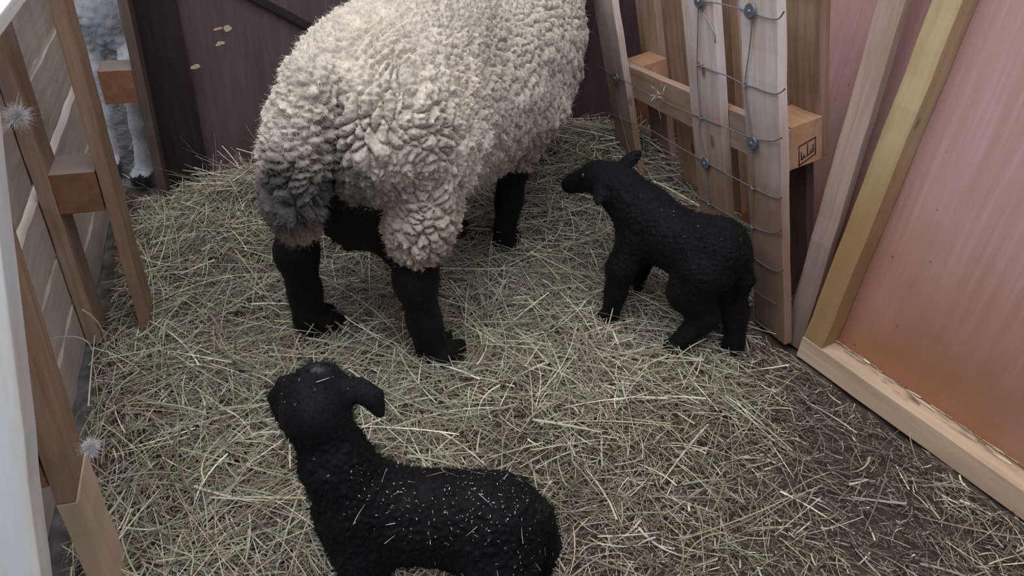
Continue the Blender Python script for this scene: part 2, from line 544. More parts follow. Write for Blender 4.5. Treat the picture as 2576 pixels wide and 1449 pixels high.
def ribbons(P, D, Ln, W, bend, nseg, side=None, droop=0.0):
    """curved flat strands: root P, direction D, length Ln, width W, bend vector"""
    n = len(P)
    if side is None:
        side = np.cross(D, rng.normal(size=(n, 3)))
    side = side / (np.linalg.norm(side, axis=1)[:, None] + 1e-12)
    V = np.zeros((n, nseg + 1, 2, 3))
    for i in range(nseg + 1):
        s = i / nseg
        c = P + D * (Ln * s)[:, None] + bend * (Ln * s * s)[:, None]
        c[:, 2] -= droop * Ln * s * s
        w = W * (1 - 0.55 * s ** 2)
        V[:, i, 0] = c - side * w[:, None] / 2
        V[:, i, 1] = c + side * w[:, None] / 2
    base = (np.arange(n) * (nseg + 1) * 2)[:, None]
    F = []
    for i in range(nseg):
        o = i * 2
        F.append(base + np.array([[o, o + 1, o + 3, o + 2]]))
    return V.reshape(-1, 3), np.concatenate(F)


def merge(parts):
    Vs, Fs, Cs, o = [], [], [], 0
    for V, F, C in parts:
        Vs.append(V); Fs.append(F + o); Cs.append(np.broadcast_to(C, (len(V), 3))); o += len(V)
    return np.concatenate(Vs), np.concatenate(Fs), np.concatenate(Cs)


# ------------------------------------------------------------------ ground
MOUNDS = [(-0.80, 1.95, 0.10, 0.22), (-0.55, 2.15, 0.09, 0.25), (-0.78, 1.15, 0.03, 0.22), (0.10, 1.22, 0.035, 0.20), (0.32, 1.27, 0.03, 0.16),
          (0.20, 2.45, 0.13, 0.26), (0.45, 2.35, 0.10, 0.22), (0.75, 2.1, 0.07, 0.2), (-0.5, 0.75, 0.03, 0.25)]


def hgt(x, y):
    z = np.zeros_like(x)
    for cx, cy, a, r in MOUNDS:
        z = z + a * np.exp(-((x - cx) ** 2 + (y - cy) ** 2) / (r * r))
    P = np.stack([x * 7, y * 7, x * 0], 1)
    z = z + 0.010 * vnoise(P, 3) + 0.006 * vnoise(P * 2.7, 5)
    return z


def hay_cover(x, y):
    """how thick the hay lies: 1 deep bedding, 0 trodden muck"""
    m = 1 - 1.0 / (1 + np.exp(-((x - 0.14) * 7.0 + (1.19 - y) * 7.5)))
    m = np.clip(0.12 + m + 0.30 * vnoise(np.stack([x * 4, y * 4, x * 0], 1), 9), 0, 1)
    return m


PD = nrm([-0.40, 0.916, 0]); PN = nrm([0.916, 0.40, 0])       # pen axes: away along the right wall / out through it
gx, gy = np.meshgrid(np.linspace(-3.2, 2.2, 190), np.linspace(-0.6, 4.6, 190), indexing='ij')
fx, fy = gx.ravel(), gy.ravel()
fz = hgt(fx, fy) - 0.012
idx = np.arange(190 * 190).reshape(190, 190)
FF = np.stack([idx[:-1, :-1].ravel(), idx[1:, :-1].ravel(), idx[1:, 1:].ravel(), idx[:-1, 1:].ravel()], 1)
cov = hay_cover(fx, fy)[:, None]
inside = ((fx + 0.86) * PN[0] + (fy - 1.40) * PN[1] > -0.12)[:, None] & (((fx + 1.13) * -0.4 + (fy - 2.13) * 0.916) < 0.05)[:, None]
fc = np.where(inside, cov * np.array([0.085, 0.064, 0.043]) + (1 - cov) * np.array([0.060, 0.046, 0.037]), np.array([0.13, 0.122, 0.122]))
M_GROUND = tint_mat('mucky_earth_floor', rough=0.8, spec=0.25, noise=0.5, nscale=26, bump=0.9)
fl = link('floor', mesh_np('floor', np.stack([fx, fy, fz], 1), FF, color=fc), M_GROUND)
fl['kind'] = 'structure'

# ------------------------------------------------------------------ right plywood wall
K0, K1 = at_z(2075, 885, 0.06), at_z(2576, 1235, 0.06)        # pen-side top edge of the sole rail
WD = nrm(K0 - K1); WD[2] = 0; WD = nrm(WD)
WN = np.array([WD[1], -WD[0], 0])                              # out through the wall
KB = np.array([K0[0], K0[1], 0])


def wall_pt(a, n, z):
    return KB + WD * a + WN * n + np.array([0, 0, z])


def slab(name, c0, c1, n0, n1, z0, z1, D, Nn, base, mat):
    """upright sheet along D with its local z up"""
    bm = bmesh.new()
    v = [bm.verts.new((a, n, z)) for a in (c0, c1) for n in (n0, n1) for z in (z0, z1)]
    for f in ((0, 1, 3, 2), (4, 6, 7, 5), (0, 4, 5, 1), (2, 3, 7, 6), (0, 2, 6, 4), (1, 5, 7, 3)):
        bm.faces.new([v[i] for i in f])
    bmesh.ops.recalc_face_normals(bm, faces=bm.faces)
    bmesh.ops.bevel(bm, geom=bm.edges[:], offset=0.0015, segments=1, affect='EDGES')
    me = bpy.data.meshes.new(name); bm.to_mesh(me); bm.free()
    M = Matrix(((D[0], Nn[0], 0, base[0]), (D[1], Nn[1], 0, base[1]), (0, 0, 1, 0), (0, 0, 0, 1)))
    return link(name, me, mat, None, M)


wr = slab('wall_right', -1.5, 0.165, 0.062, 0.074, -0.02, 1.5, WD, WN, KB, M_PLY)
wr['kind'] = 'structure'
o = board('timber_rail', wall_pt(0.068, 0.03, 0.029), wall_pt(-1.35, 0.03, 0.029), (0, 0, 1), 0.062, 0.060, M_TAN)
tag(o, 'pale sawn timber rail lying on the ground along the foot of the pink plywood', 'rail')
o = board('timber_batten', wall_pt(0.038, 0.030, 0.061), wall_pt(0.016, 0.031, 1.35), WN, 0.056, 0.056, M_BATTEN)
tag(o, 'yellowish square timber batten standing upright on the ground rail against the plywood', 'batten')
o = board('wooden_plank', wall_pt(0.103, 0.034, 0.0), wall_pt(0.128, -0.024, 1.30), WD, 0.056, 0.024, M_PLANK_PINK)
tag(o, 'weathered grey pink plank standing upright left of the yellowish batten', 'plank')

# ------------------------------------------------------------------ back wall of dark boards
B0 = np.array([-1.13, 2.13, 0])
BD = nrm([0.916, 0.40, 0]); BN = np.array([-BD[1], BD[0], 0])
bw = slab('wall_back', 0.0, 1.76, 0.0, 0.016, -0.02, 1.5, BD, BN, B0, M_DARK)
bw['kind'] = 'structure'
o = board('timber_post', B0 + BD * 0.065 - BN * 0.02 + np.array([0, 0, 0]), B0 + BD * 0.065 - BN * 0.02 + np.array([0, 0, 1.4]), BD, 0.14, 0.036, M_DARKPOST)
post = o
tag(o, 'wide dark brown board standing upright at the left end of the dark back panel', 'post')

# ------------------------------------------------------------------ left pallet
LB = np.array([-0.864, 1.405, 0]); LD = nrm([-0.352, 0.936, 0]); LN = np.array([LD[1], -LD[0], 0])
Z = np.array([0, 0, 1.0])


def lp(a, n, z):
    return LB + LD * a + LN * n + Z * z


pal = thing('pallet', lp(0, -0.07, 0), 'wooden pallet standing on edge along the left side of the pen', 'pallet', 'pallets forming the pen sides')
HT = 0.865
board('deck_board', lp(-0.735, -0.012, 0.315), lp(-0.735, 0.012, HT), LD, 0.1, 0.025, M_PINE_BROWN, pal)
board('deck_board', lp(-0.735, -0.014, 0.0), lp(-0.735, -0.012, 0.313), LD, 0.1, 0.027, M_TAN, pal)
for a, w, mt in ((0.05, 0.1, M_PINE_BROWN), (0.68, 0.1, M_PINE_DIM)):
    board('deck_board', lp(a, -0.012 + (0.02 if a > 0.5 else 0), 0.0), lp(a, -0.008 + (0.035 if a > 0.5 else 0), HT), LD, w, 0.025, mt, pal)
for a, mt in ((-0.735, M_PINE_BROWN), (0.05, M_PINE), (0.68, M_PINE_BROWN)):
    board('inner_board', lp(a, -0.128, 0.0), lp(a, -0.128, HT), LD, 0.1, 0.030, mt, pal)
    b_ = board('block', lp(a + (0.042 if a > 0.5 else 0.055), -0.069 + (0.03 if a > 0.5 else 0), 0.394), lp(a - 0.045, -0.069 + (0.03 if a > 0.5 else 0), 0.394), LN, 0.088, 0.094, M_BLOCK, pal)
for z, w in ((0.06, 0.11), (0.185, 0.115), (0.32, 0.13), (0.49, 0.14), (0.645, 0.135), (0.785, 0.12)):
    board('plank', lp(-0.86, -0.155, z), lp(0.735, -0.155, z), Z, w, 0.02, M_PLANK_TAN, pal, wob=0.002)

# ------------------------------------------------------------------ near white board and rail at far left
NP = np.array([0, 1.0, 0])
w0, w1 = on_plane(120, 1480, (0, 0.50, 0), NP), on_plane(-28, 200, (0, 0.62, 0), NP)
wx = nrm(np.cross(w1 - w0, NP))
dz = (w0[2] - 0.0) / (w1 - w0)[2]
w0 = w0 - (w1 - w0) * dz
o = board('bleached_board', w0 + wx * 0.05, w1 + wx * 0.05, wx, 0.1, 0.022, M_WHITE_BOARD, wob=0.0008)
tag(o, 'sun bleached white board with a ragged edge, nearest to the viewer at far left', 'board')

t0, t1 = at_z(70, 0, 0.88), at_z(0, 95, 0.88)
td = nrm(t0 - t1); tn = np.array([td[1], -td[0], 0])
o = board('top_plank', t1 - td * 0.30 - tn * 0.06 + Z * 0.01, t0 + td * 0.30 - tn * 0.06 + Z * 0.01, tn, 0.12, 0.02, M_WHITE_BOARD)
tag(o, 'pale plank end lying along the top of the left pallet, cut by the photo corner', 'plank')

# ------------------------------------------------------------------ right pallet (leaning into the pen) and its wire
RB = np.array([0.682, 1.594, 0]); RA = nrm([-0.359, 0.923, -0.136])
RU = nrm(np.array([-0.264, 0.039, 0.964]) - RA * (np.array([-0.264, 0.039, 0.964]) @ RA)); RN = np.cross(RA, RU)
FD = nrm([RA[0], RA[1], 0]); FN = np.array([FD[1], -FD[0], 0])   # wall behind it


def rp(a, n, u):
    return RB + RA * a + RN * n + RU * u


pr = thing('pallet', rp(0.35, 0.06, 0.3) * np.array([1, 1, 0]), 'leaning wooden pallet behind the wire netting on the right side', 'pallet', 'pallets forming the pen sides')
RH = 0.875
wf = slab('wall_right', -0.06, 1.25, 0.205, 0.217, -0.02, 1.5, FD, FN, RB, M_PLY)
wf['kind'] = 'structure'
for a, b_, u_, w_ in ((-0.006, -0.006, 0.0, 0.130), (0.228, 0.230, 0.04, 0.140), (0.728, 0.766, 0.10, 0.135)):
    board('deck_board', rp(a, 0.011, u_), rp(b_, 0.011, RH if a < 0.5 else 0.79), RA, w_, 0.022, M_PINE_PALE, pr)
board('stringer', rp(-0.05, 0.034, 0.520), rp(0.80, 0.034, 0.520), RU, 0.10, 0.022, M_PINE, pr)
BLK = {}
for a in (0.005, 0.70):
    BLK[a] = board('block', rp(a + 0.058, 0.088, 0.520), rp(a - 0.050, 0.088, 0.520), RN, 0.084, 0.104, M_BLOCK_PALE, pr)
board('back_board', rp(0.062, 0.142, 0.03), rp(0.062, 0.142, 0.455), RA, 0.10, 0.022, M_PINE_DIM, pr)
for a, u_, w_, mt in ((0.025, 0.47, 0.125, M_PINE_BROWN), (0.35, 0.18, 0.10, M_PINE_BROWN), (0.585, 0.18, 0.10, M_PINE_BROWN), (0.755, 0.19, 0.125, M_PINE)):
    board('back_board', rp(a, 0.142, u_), rp(a, 0.142, RH), RA, w_, 0.022, mt, pr)


def fpt(x, y, n=-0.004):
    return on_plane(x, y, rp(0, n, 0), RN)


net = thing('wire_netting', rp(0.35, -0.004, 0.1), 'rusty grey wire stock netting nailed to the slats of the leaning pallet', 'wire netting')
HW = [[(1750, -10), (1757, 4), (1800, 6), (1872, 25), (1890, 30), (1925, 45), (1952, 50, -0.006), (1963, 45, -0.012), (1972, 30, -0.020)],
      [(1752, 10), (1770, 35), (1792, 68), (1800, 95), (1798, 108)],
      [(1755, 162), (1795, 180), (1830, 190), (1872, 214), (1900, 220), (1930, 233), (1955, 238, -0.006), (1968, 230, -0.012), (1974, 224, -0.018)],
      [(1513, 170), (1545, 190), (1595, 215), (1650, 247), (1760, 295), (1820, 318), (1888, 347), (1925, 355), (1950, 355, -0.006), (1966, 347, -0.014)],
      [(1530, 283), (1590, 310), (1635, 325), (1672, 348), (1770, 405), (1830, 438), (1893, 472), (1930, 490), (1955, 500, -0.004), (1966, 498, -0.01)],
      [(1640, 410), (1700, 450), (1760, 500), (1783, 510), (1830, 540), (1892, 570), (1930, 585), (1955, 586, -0.005), (1966, 580, -0.01)],
      [(1886, 640), (1915, 663), (1945, 681), (1958, 683, -0.005), (1970, 680, -0.01)],
      [(1890, 725), (1915, 742), (1952, 765, -0.005)]]
for k, w in enumerate(HW):
    tube('horizontal_wire', [fpt(*q) for q in w], 0.0016, M_WIRE, net, smooth_n=2)
VW = [[(1757, 10), (1755, 90), (1753, 160), (1756, 230), (1763, 295), (1758, 320), (1762, 360), (1775, 405), (1779, 450), (1783, 508)],
      [(1893, 45), (1885, 130), (1872, 213), (1880, 280), (1890, 345), (1893, 400), (1893, 470), (1890, 570), (1887, 640), (1891, 725), (1896, 790)],
      [(1548, 205), (1560, 290), (1575, 350), (1586, 388)], [(1650, 247), (1662, 298)]]
for w in VW:
    tube('vertical_wire', [fpt(*q, -0.006) for q in w], 0.0015, M_WIRE, net, smooth_n=2)
for x, y in ((1755, 162), (1872, 214), (1763, 295), (1888, 347), (1893, 472), (1892, 570), (1783, 510), (1650, 247), (1770, 405), (1560, 292)):
    c = fpt(x, y, -0.006)
    pts = [c + RA * 0.0045 * math.cos(t) + RN * 0.003 * math.sin(t) + RU * (0.0016 * t - 0.008) for t in np.linspace(0, 10, 26)]
    tube('wire_knot', pts, 0.0012, M_WIRE, net, res=5)
for x, y, tl in ((1885, 28, 0.35), (1757, 3, 0.2), (1547, 196, 0.3), (1890, 360, 0.3), (1772, 411, 0.3)):
    bm = bmesh.new()
    bmesh.ops.create_cone(bm, cap_ends=True, segments=28, radius1=0.0165, radius2=0.0145, depth=0.003)
    bmesh.ops.bevel(bm, geom=[e for e in bm.edges if e.calc_face_angle(0) > 0.6], offset=0.0006, segments=2, affect='EDGES')
    me = bpy.data.meshes.new('washer'); bm.to_mesh(me); bm.free()
    zz = nrm(-RN + RA * -0.15 + RU * tl * 0.5); xx = nrm(np.cross(zz, RU)); yy = np.cross(zz, xx); c = fpt(x, y, -0.011)
    M = Matrix(((xx[0], yy[0], zz[0], c[0]), (xx[1], yy[1], zz[1], c[1]), (xx[2], yy[2], zz[2], c[2]), (0, 0, 0, 1)))
    ws = link('washer', me, M_WASHER, net, M)
    bm = bmesh.new()
    bmesh.ops.create_cone(bm, cap_ends=True, segments=12, radius1=0.004, radius2=0.003, depth=0.0025)
    me = bpy.data.meshes.new('nail_head'); bm.to_mesh(me); bm.free()
    c = c + zz * 0.0024
    M = Matrix(((xx[0], yy[0], zz[0], c[0]), (xx[1], yy[1], zz[1], c[1]), (xx[2], yy[2], zz[2], c[2]), (0, 0, 0, 1)))
    link('nail_head', me, M_WIRE, ws, M)

# burnt stamp on the saw cut of the near block
SP = rp(-0.0506, 0.0, 0.0)


def spt(s, t):
    """0..1 across / up the stamp"""
    x = 2010 + 41 * s; y = 417 - 31 * s - (48 - 7 * s) * t
    return on_plane(x, y, rp(-0.0454, 0, 0), RA)


SV, SF = [], []


def ink(a, b, w):
    a, b = spt(*a), spt(*b)
    d = nrm(b - a); s_ = np.cross(d, RA) * w / 2
    o = len(SV)
    for lift in (0.0002, -0.0006):
        for p in (a - s_ - d * w / 2, a + s_ - d * w / 2, b + s_ + d * w / 2, b - s_ + d * w / 2):
            SV.append(p + RA * lift)
    SF.extend([(o + 4, o + 5, o + 6, o + 7), (o, o + 1, o + 5, o + 4), (o + 1, o + 2, o + 6, o + 5), (o + 2, o + 3, o + 7, o + 6), (o + 3, o, o + 4, o + 7)])


for a, b in (((0, 0), (1, 0)), ((1, 0), (1, 1)), ((1, 1), (0, 1)), ((0, 1), (0, 0)), ((0.52, 0.28), (0.52, 0.85)), ((0.14, 0.24), (0.86, 0.24)), ((0.14, 0.24), (0.14, 0.62)), ((0.86, 0.24), (0.86, 0.62)), ((0.26, 0.30), (0.30, 0.42)), ((0.70, 0.32), (0.74, 0.44))):
    ink(a, b, 0.0026)
st_ = link('burnt_stamp', mesh_np('burnt_stamp', np.array(SV), np.array(SF), smooth=False), M_INK, BLK[0.005])
st_['label'] = 'dark square mark burnt into the pale saw cut'

# ------------------------------------------------------------------ lambs and sheep
def fuzz(V, Nn, n, ln, w, col, mask=None, droop=0.3, flat=0.6, seed=0, bendv=0.4):
    r = np.random.default_rng(seed)
    pr_ = np.ones(len(V)) if mask is None else mask
    i = r.choice(len(V), n, p=pr_ / pr_.sum())
    nn = Nn[i]
    D = nn + flat * r.normal(size=(n, 3)) * 0.7
    D[:, 2] -= droop
    D /= np.linalg.norm(D, axis=1)[:, None]
    L_ = ln * r.uniform(0.5, 1.3, n)
    bend = r.normal(size=(n, 3)) * bendv
    a, f = ribbons(V[i] - nn * 0.001, D, L_, np.full(n, w), bend, 2)
    c = col[i] if np.ndim(col) == 2 else np.broadcast_to(col, (n, 3))
    c = c * r.uniform(0.75, 1.3, n)[:, None]
    return a, f, np.repeat(c, 6, 0)


def eyes(parent, pts, r):
    for p in pts:
        bm = bmesh.new()
        bmesh.ops.create_uvsphere(bm, u_segments=14, v_segments=10, radius=r)
        for f in bm.faces: f.smooth = True
        me = bpy.data.meshes.new('eye'); bm.to_mesh(me); bm.free()
        link('eye', me, M_EYE, parent, Matrix.Translation(Vector(p)))


def chain(pts, rad, k=0.015):
    return [cap(a, b, ra, rb, k) for a, b, ra, rb in zip(pts[:-1], pts[1:], rad[:-1], rad[1:])]


def hoof(p, d, ln=0.03, w=0.017, hh=0.022):
    """two-clawed foot pointing along d"""
    d = nrm([d[0], d[1], 0]); s = np.array([d[1], -d[0], 0])
    out = []
    for sg in (-1, 1):
        c = np.array(p) + d * ln * 0.35 + s * sg * w * 0.62
        out.append(ell((c[0], c[1], p[2]), (ln, w * 0.72, hh), (d, s, (0, 0, 1)), 0.006))
    return out


def lamb(name, label, prims, curl_mask, h=0.0035, n_fuzz=26000, seed=3, amp=0.0048, patch=None):
    V, F = sdf_mesh(prims, h)
    V = smooth(V, F, 4)
    Nn = normals(V, F)
    m = curl_mask(V)
    f1, f2, hd = worley(V / 0.0085, seed)
    g1, g2, _ = worley(V / 0.019, seed + 20)
    disp = amp * m * (np.clip((f2 - f1) * 1.6, 0, 1) - 0.45) + 0.6 * amp * m * (np.clip((g2 - g1) * 1.5, 0, 1) - 0.5)
    V = V + Nn * disp[:, None]
    base = np.array([0.0040, 0.0038, 0.0046])
    col = base * (1 + 0.6 * vnoise(V * 30, seed)[:, None] * m[:, None])
    if patch is not None:                                      # damp, scuffed patch on the crown
        g = np.exp(-((V - np.array(patch)) ** 2 / np.array([0.012, 0.010, 0.012]) ** 2).sum(1))
        g = np.clip(g * (0.45 + 0.9 * vnoise(V * np.array([240, 90, 90]), 7)), 0, 0.7)[:, None]
        col = col * (1 - g) + np.array([0.085, 0.088, 0.10]) * g
    fz_ = fuzz(V, Nn, n_fuzz, 0.0062, 0.0006, col * 1.2, droop=0.15, seed=seed)
    Vm, Fm, Cm = merge([(V, F, col), fz_])
    o = link(name, mesh_np(name, Vm, Fm, color=Cm), M_BLACKHAIR)
    tag(o, label, 'lamb', 'black lambs in the pen')
    return o, V, Nn


# lamb in front, side on, head turned away
Y0 = 0.70
A = []
A += [ell((0.000, Y0, 0.290), (0.078, 0.070, 0.080), k=0.04), ell((-0.090, Y0, 0.290), (0.12, 0.066, 0.064), k=0.04), ell((-0.190, Y0, 0.285), (0.070, 0.064, 0.085), k=0.04),
      ell((-0.10, Y0, 0.322), (0.11, 0.044, 0.038), k=0.04)]
A += chain([(-0.200, Y0, 0.335), (-0.226, Y0 + 0.006, 0.395), (-0.240, Y0 + 0.016, 0.440)], [0.062, 0.045, 0.039], 0.025)
hx, hy, hz = -0.250, Y0 + 0.030, 0.468
A += [ell((hx - 0.002, hy - 0.004, hz), (0.048, 0.050, 0.046), k=0.015), cap((hx - 0.004, hy + 0.03, hz + 0.004), (hx - 0.018, hy + 0.100, hz - 0.045), 0.041, 0.025, 0.02)]
for sg, tip in ((1, (0.083, 0.0, 0.004)), (-1, (-0.052, 0.0, -0.018))):
    b0 = np.array([hx + sg * 0.036, hy + 0.018, hz + 0.026]); tp = np.array([hx, hy, hz]) + np.array(tip)
    md = (b0 + tp) / 2 + np.array([sg * 0.010, 0.004, 0.012])
    for a_, c_, wd in ((b0, md, 0.018), (md, 0.45 * md + 0.55 * tp, 0.018), (0.6 * md + 0.4 * tp, tp + (tp - md) * 0.22, 0.011)):
        dd = c_ - a_
        A.append(ell((a_ + c_) / 2, (np.linalg.norm(dd) * 0.68, wd, 0.0085), (dd, np.cross(dd, (0, -0.75, 0.65)), np.cross(dd, np.cross(dd, (0, -0.75, 0.65)))), 0.012))
for yy in (-0.042, 0.042):
    A += chain([(-0.185, Y0 + yy * 0.8, 0.25), (-0.195, Y0 + yy, 0.17), (-0.197, Y0 + yy, 0.10), (-0.195, Y0 + yy, 0.022)], [0.045, 0.029, 0.021, 0.019], 0.02)
    A += hoof((-0.20, Y0 + yy, 0.014), (-1, 0.0), 0.024, 0.014, 0.018)
    A += chain([(0.010, Y0 + yy * 0.9, 0.255), (0.018, Y0 + yy, 0.19), (0.046, Y0 + yy, 0.125), (0.038, Y0 + yy, 0.022)], [0.058, 0.042, 0.022, 0.019], 0.02)
    A += hoof((0.033, Y0 + yy, 0.014), (-1, 0.0), 0.024, 0.014, 0.018)
A += chain([(0.064, Y0, 0.32), (0.078, Y0, 0.25), (0.076, Y0, 0.17)], [0.02, 0.019, 0.014], 0.015)


def maskA(V):
    hd = np.clip(((V[:, 2] - 0.43) + (V[:, 1] - (Y0 + 0.02)) * 0.4) / 0.03, 0, 1)
    lg = np.clip((0.2 - V[:, 2]) / 0.05, 0, 1)
    return np.clip(1 - 0.9 * hd - 0.6 * lg, 0.08, 1)


lambA, VA, NA = lamb('lamb', 'black lamb in front with hay bits on its back, head turned away towards the ewe', A, maskA, h=0.0034, n_fuzz=42000, seed=3, patch=(hx - 0.002, hy + 0.030, hz + 0.046))
eyes(lambA, [(hx - 0.049, hy + 0.052, hz + 0.004), (hx + 0.035, hy + 0.056, hz + 0.004)], 0.0075)

# lamb behind, walking up to the ewe's belly
B = []
hB = nrm([-0.79, 0.61, 0]); sB = np.array([hB[1], -hB[0], 0])
cB = np.array([0.405, 1.605, 0.0])


def lb(u, v, z):
    return cB + hB * u + sB * v + np.array([0, 0, z])


axB = (hB, sB, (0, 0, 1))
B += [ell(lb(-0.098, 0, 0.260), (0.080, 0.080, 0.092), axB, 0.04), ell(lb(0.0, 0, 0.25), (0.125, 0.076, 0.084), axB, 0.04), ell(lb(0.10, 0, 0.262), (0.078, 0.070, 0.090), axB, 0.04)]
B += chain([lb(0.12, 0, 0.29), lb(0.185, 0.0, 0.320), lb(0.215, 0.0, 0.330)], [0.068, 0.054, 0.047], 0.03)
HB = lb(0.235, 0.0, 0.335)
B += [ell(HB, (0.055, 0.044, 0.044), axB, 0.02), cap(HB + hB * 0.03 - Z * 0.005, HB + hB * 0.105 - Z * 0.055, 0.040, 0.025, 0.02)]
for sg, tp in ((1, np.array([0.300, 1.775, 0.402])), (-1, HB - sB * 0.078 - hB * 0.035 - Z * 0.028)):
    b0 = HB + sB * sg * 0.034 - hB * 0.01 + Z * 0.018
    dd = tp - b0
    wv = np.cross(dd, (-0.3, -0.8, 0.5))
    B.append(ell((b0 + tp) / 2, (np.linalg.norm(dd) * 0.60, 0.019, 0.008), (dd, wv, np.cross(dd, wv)), 0.012))
B += chain([lb(0.10, -0.04, 0.22), (0.272, 1.612, 0.155), (0.268, 1.602, 0.09), (0.262, 1.590, 0.022)], [0.050, 0.036, 0.027, 0.023], 0.02)
B += hoof((0.258, 1.588, 0.014), hB, 0.024, 0.014, 0.018)
B += chain([lb(0.10, 0.04, 0.22), lb(0.10, 0.045, 0.15), lb(0.115, 0.045, 0.09), lb(0.12, 0.045, 0.022)], [0.042, 0.028, 0.021, 0.019], 0.02)
B += hoof(lb(0.125, 0.045, 0.014), hB, 0.024, 0.014, 0.018)
B += chain([lb(-0.09, -0.04, 0.225), (0.435, 1.520, 0.165), (0.478, 1.497, 0.105), (0.418, 1.478, 0.024)], [0.068, 0.056, 0.033, 0.024], 0.02)
B += hoof((0.412, 1.478, 0.014), hB, 0.024, 0.014, 0.018)
B += chain([lb(-0.11, 0.04, 0.225), (0.533, 1.560, 0.165), (0.558, 1.525, 0.105), (0.570, 1.502, 0.024)], [0.064, 0.048, 0.031, 0.026], 0.02)
B += hoof((0.570, 1.503, 0.014), hB, 0.024, 0.014, 0.018)
B += chain([lb(-0.162, 0.0, 0.28), lb(-0.180, 0.01, 0.22), lb(-0.178, 0.012, 0.14)], [0.02, 0.019, 0.013], 0.015)


def maskB(V):
    u = (V - cB) @ hB
    return np.clip(0.75 - 0.7 * np.clip((u - 0.19) / 0.03, 0, 1) - 0.5 * np.clip((0.19 - V[:, 2]) / 0.05, 0, 1), 0.06, 1)


lambB, VB, NB = lamb('lamb', 'black lamb seen from behind, nosing at the ewe beside the leaning pallet', B, maskB, h=0.0036, n_fuzz=24000, seed=11)
eyes(lambB, [HB + hB * 0.045 + sB * 0.037 + Z * 0.006, HB + hB * 0.045 - sB * 0.037 + Z * 0.006], 0.0075)

# ------------------------------------------------------------------ ewe
EO = np.array([-0.345, 1.405, 0]); ED = nrm([0.40, 0.917, 0]); ES = np.array([ED[1], -ED[0], 0])
axE = (ED, ES, (0, 0, 1))


def ew(u, v, z):
    return EO + ED * u + ES * v + Z * z


E_ = []
E_ += [ell(ew(0.10, 0, 0.54), (0.20, 0.18, 0.20), axE, 0.05), ell(ew(0.38, 0, 0.52), (0.36, 0.20, 0.21), axE, 0.05), ell(ew(0.66, 0, 0.52), (0.18, 0.17, 0.21), axE, 0.05)]
E_ += [ell(ew(0.08, -0.02, 0.365), (0.13, 0.115, 0.10), axE, 0.04)]                                  # udder
E_ += [cap(ew(0.08, 0.0, 0.34), ew(0.04, 0.055, 0.262), 0.05, 0.016, 0.03), cap(ew(0.08, -0.02, 0.34), ew(0.04, -0.06, 0.262), 0.05, 0.016, 0.03)]
E_ += chain([ew(0.76, 0, 0.58), ew(1.02, -0.03, 0.67), ew(1.15, 0.01, 0.70)], [0.13, 0.085, 0.075], 0.05)
HE = ew(1.21, 0.05, 0.715); HF = nrm(ED * 0.62 + ES * 0.78 - Z * 0.25)
E_ += [ell(HE, (0.095, 0.068, 0.075), (HF, np.cross(HF, Z), np.cross(HF, np.cross(HF, Z))), 0.03), cap(HE + HF * 0.06, HE + HF * 0.20, 0.062, 0.040, 0.03)]
HS = nrm(np.cross(HF, Z))
for sg in (1, -1):
    b0 = HE - HF * 0.03 + HS * sg * 0.055 + Z * 0.035
    tp = b0 + HS * sg * 0.085 - Z * 0.095 - HF * 0.02
    dd = tp - b0; wv = np.cross(np.cross(dd, HF), dd)
    E_.append(ell((b0 + tp) / 2, (np.linalg.norm(dd) * 0.58, 0.034, 0.010), (dd, HF, np.cross(dd, HF)), 0.015))
E_ += chain([ew(0.09, 0.10, 0.45), (-0.212, 1.400, 0.33), (-0.216, 1.383, 0.235), (-0.198, 1.385, 0.12), (-0.178, 1.378, 0.045)], [0.075, 0.050, 0.047, 0.036, 0.042], 0.03)
E_ += hoof((-0.162, 1.372, 0.030), (0.55, 0.83), 0.056, 0.032, 0.036)
E_ += chain([ew(0.10, -0.13, 0.45), (-0.490, 1.470, 0.34), (-0.503, 1.458, 0.235), (-0.498, 1.468, 0.12), (-0.492, 1.460, 0.045)], [0.075, 0.050, 0.047, 0.036, 0.042], 0.03)
E_ += hoof((-0.482, 1.462, 0.028), (0.75, 0.66), 0.056, 0.032, 0.036)
E_ += chain([ew(0.58, 0.11, 0.44), (-0.018, 1.905, 0.29), (-0.026, 1.905, 0.17), (-0.034, 1.905, 0.045)], [0.08, 0.046, 0.036, 0.034], 0.03)
E_ += hoof((-0.032, 1.912, 0.026), ED, 0.048, 0.028, 0.032)
E_ += chain([ew(0.62, -0.11, 0.44), (-0.185, 1.945, 0.28), (-0.190, 1.945, 0.16), (-0.192, 1.940, 0.045)], [0.08, 0.046, 0.036, 0.034], 0.03)
E_ += hoof((-0.190, 1.95, 0.026), ED, 0.048, 0.028, 0.032)
V, F = sdf_mesh(E_, 0.006)
V = smooth(V, F, 4)
Nn = normals(V, F)
f1, f2, _ = worley(V / 0.014, 5)
V = V + Nn * (0.0022 * (np.clip((f2 - f1) * 1.5, 0, 1) - 0.5))[:, None]
colE = np.full((len(V), 3), (0.0060, 0.0053, 0.0056))
colE[:] *= (1 + 0.5 * vnoise(V * 18, 4))[:, None]
Vm, Fm, Cm = merge([(V, F, colE), fuzz(V, Nn, 26000, 0.009, 0.0010, colE * 1.3, seed=6, droop=0.35)])
ewe = link('ewe', mesh_np('ewe', Vm, Fm, color=Cm), M_BLACKHAIR)
tag(ewe, 'large cream fleeced ewe with black legs standing in the hay, seen from behind', 'sheep')
eyes(ewe, [HE + HF * 0.065 + HS * 0.062 + Z * 0.018, HE + HF * 0.065 - HS * 0.062 + Z * 0.018], 0.013)
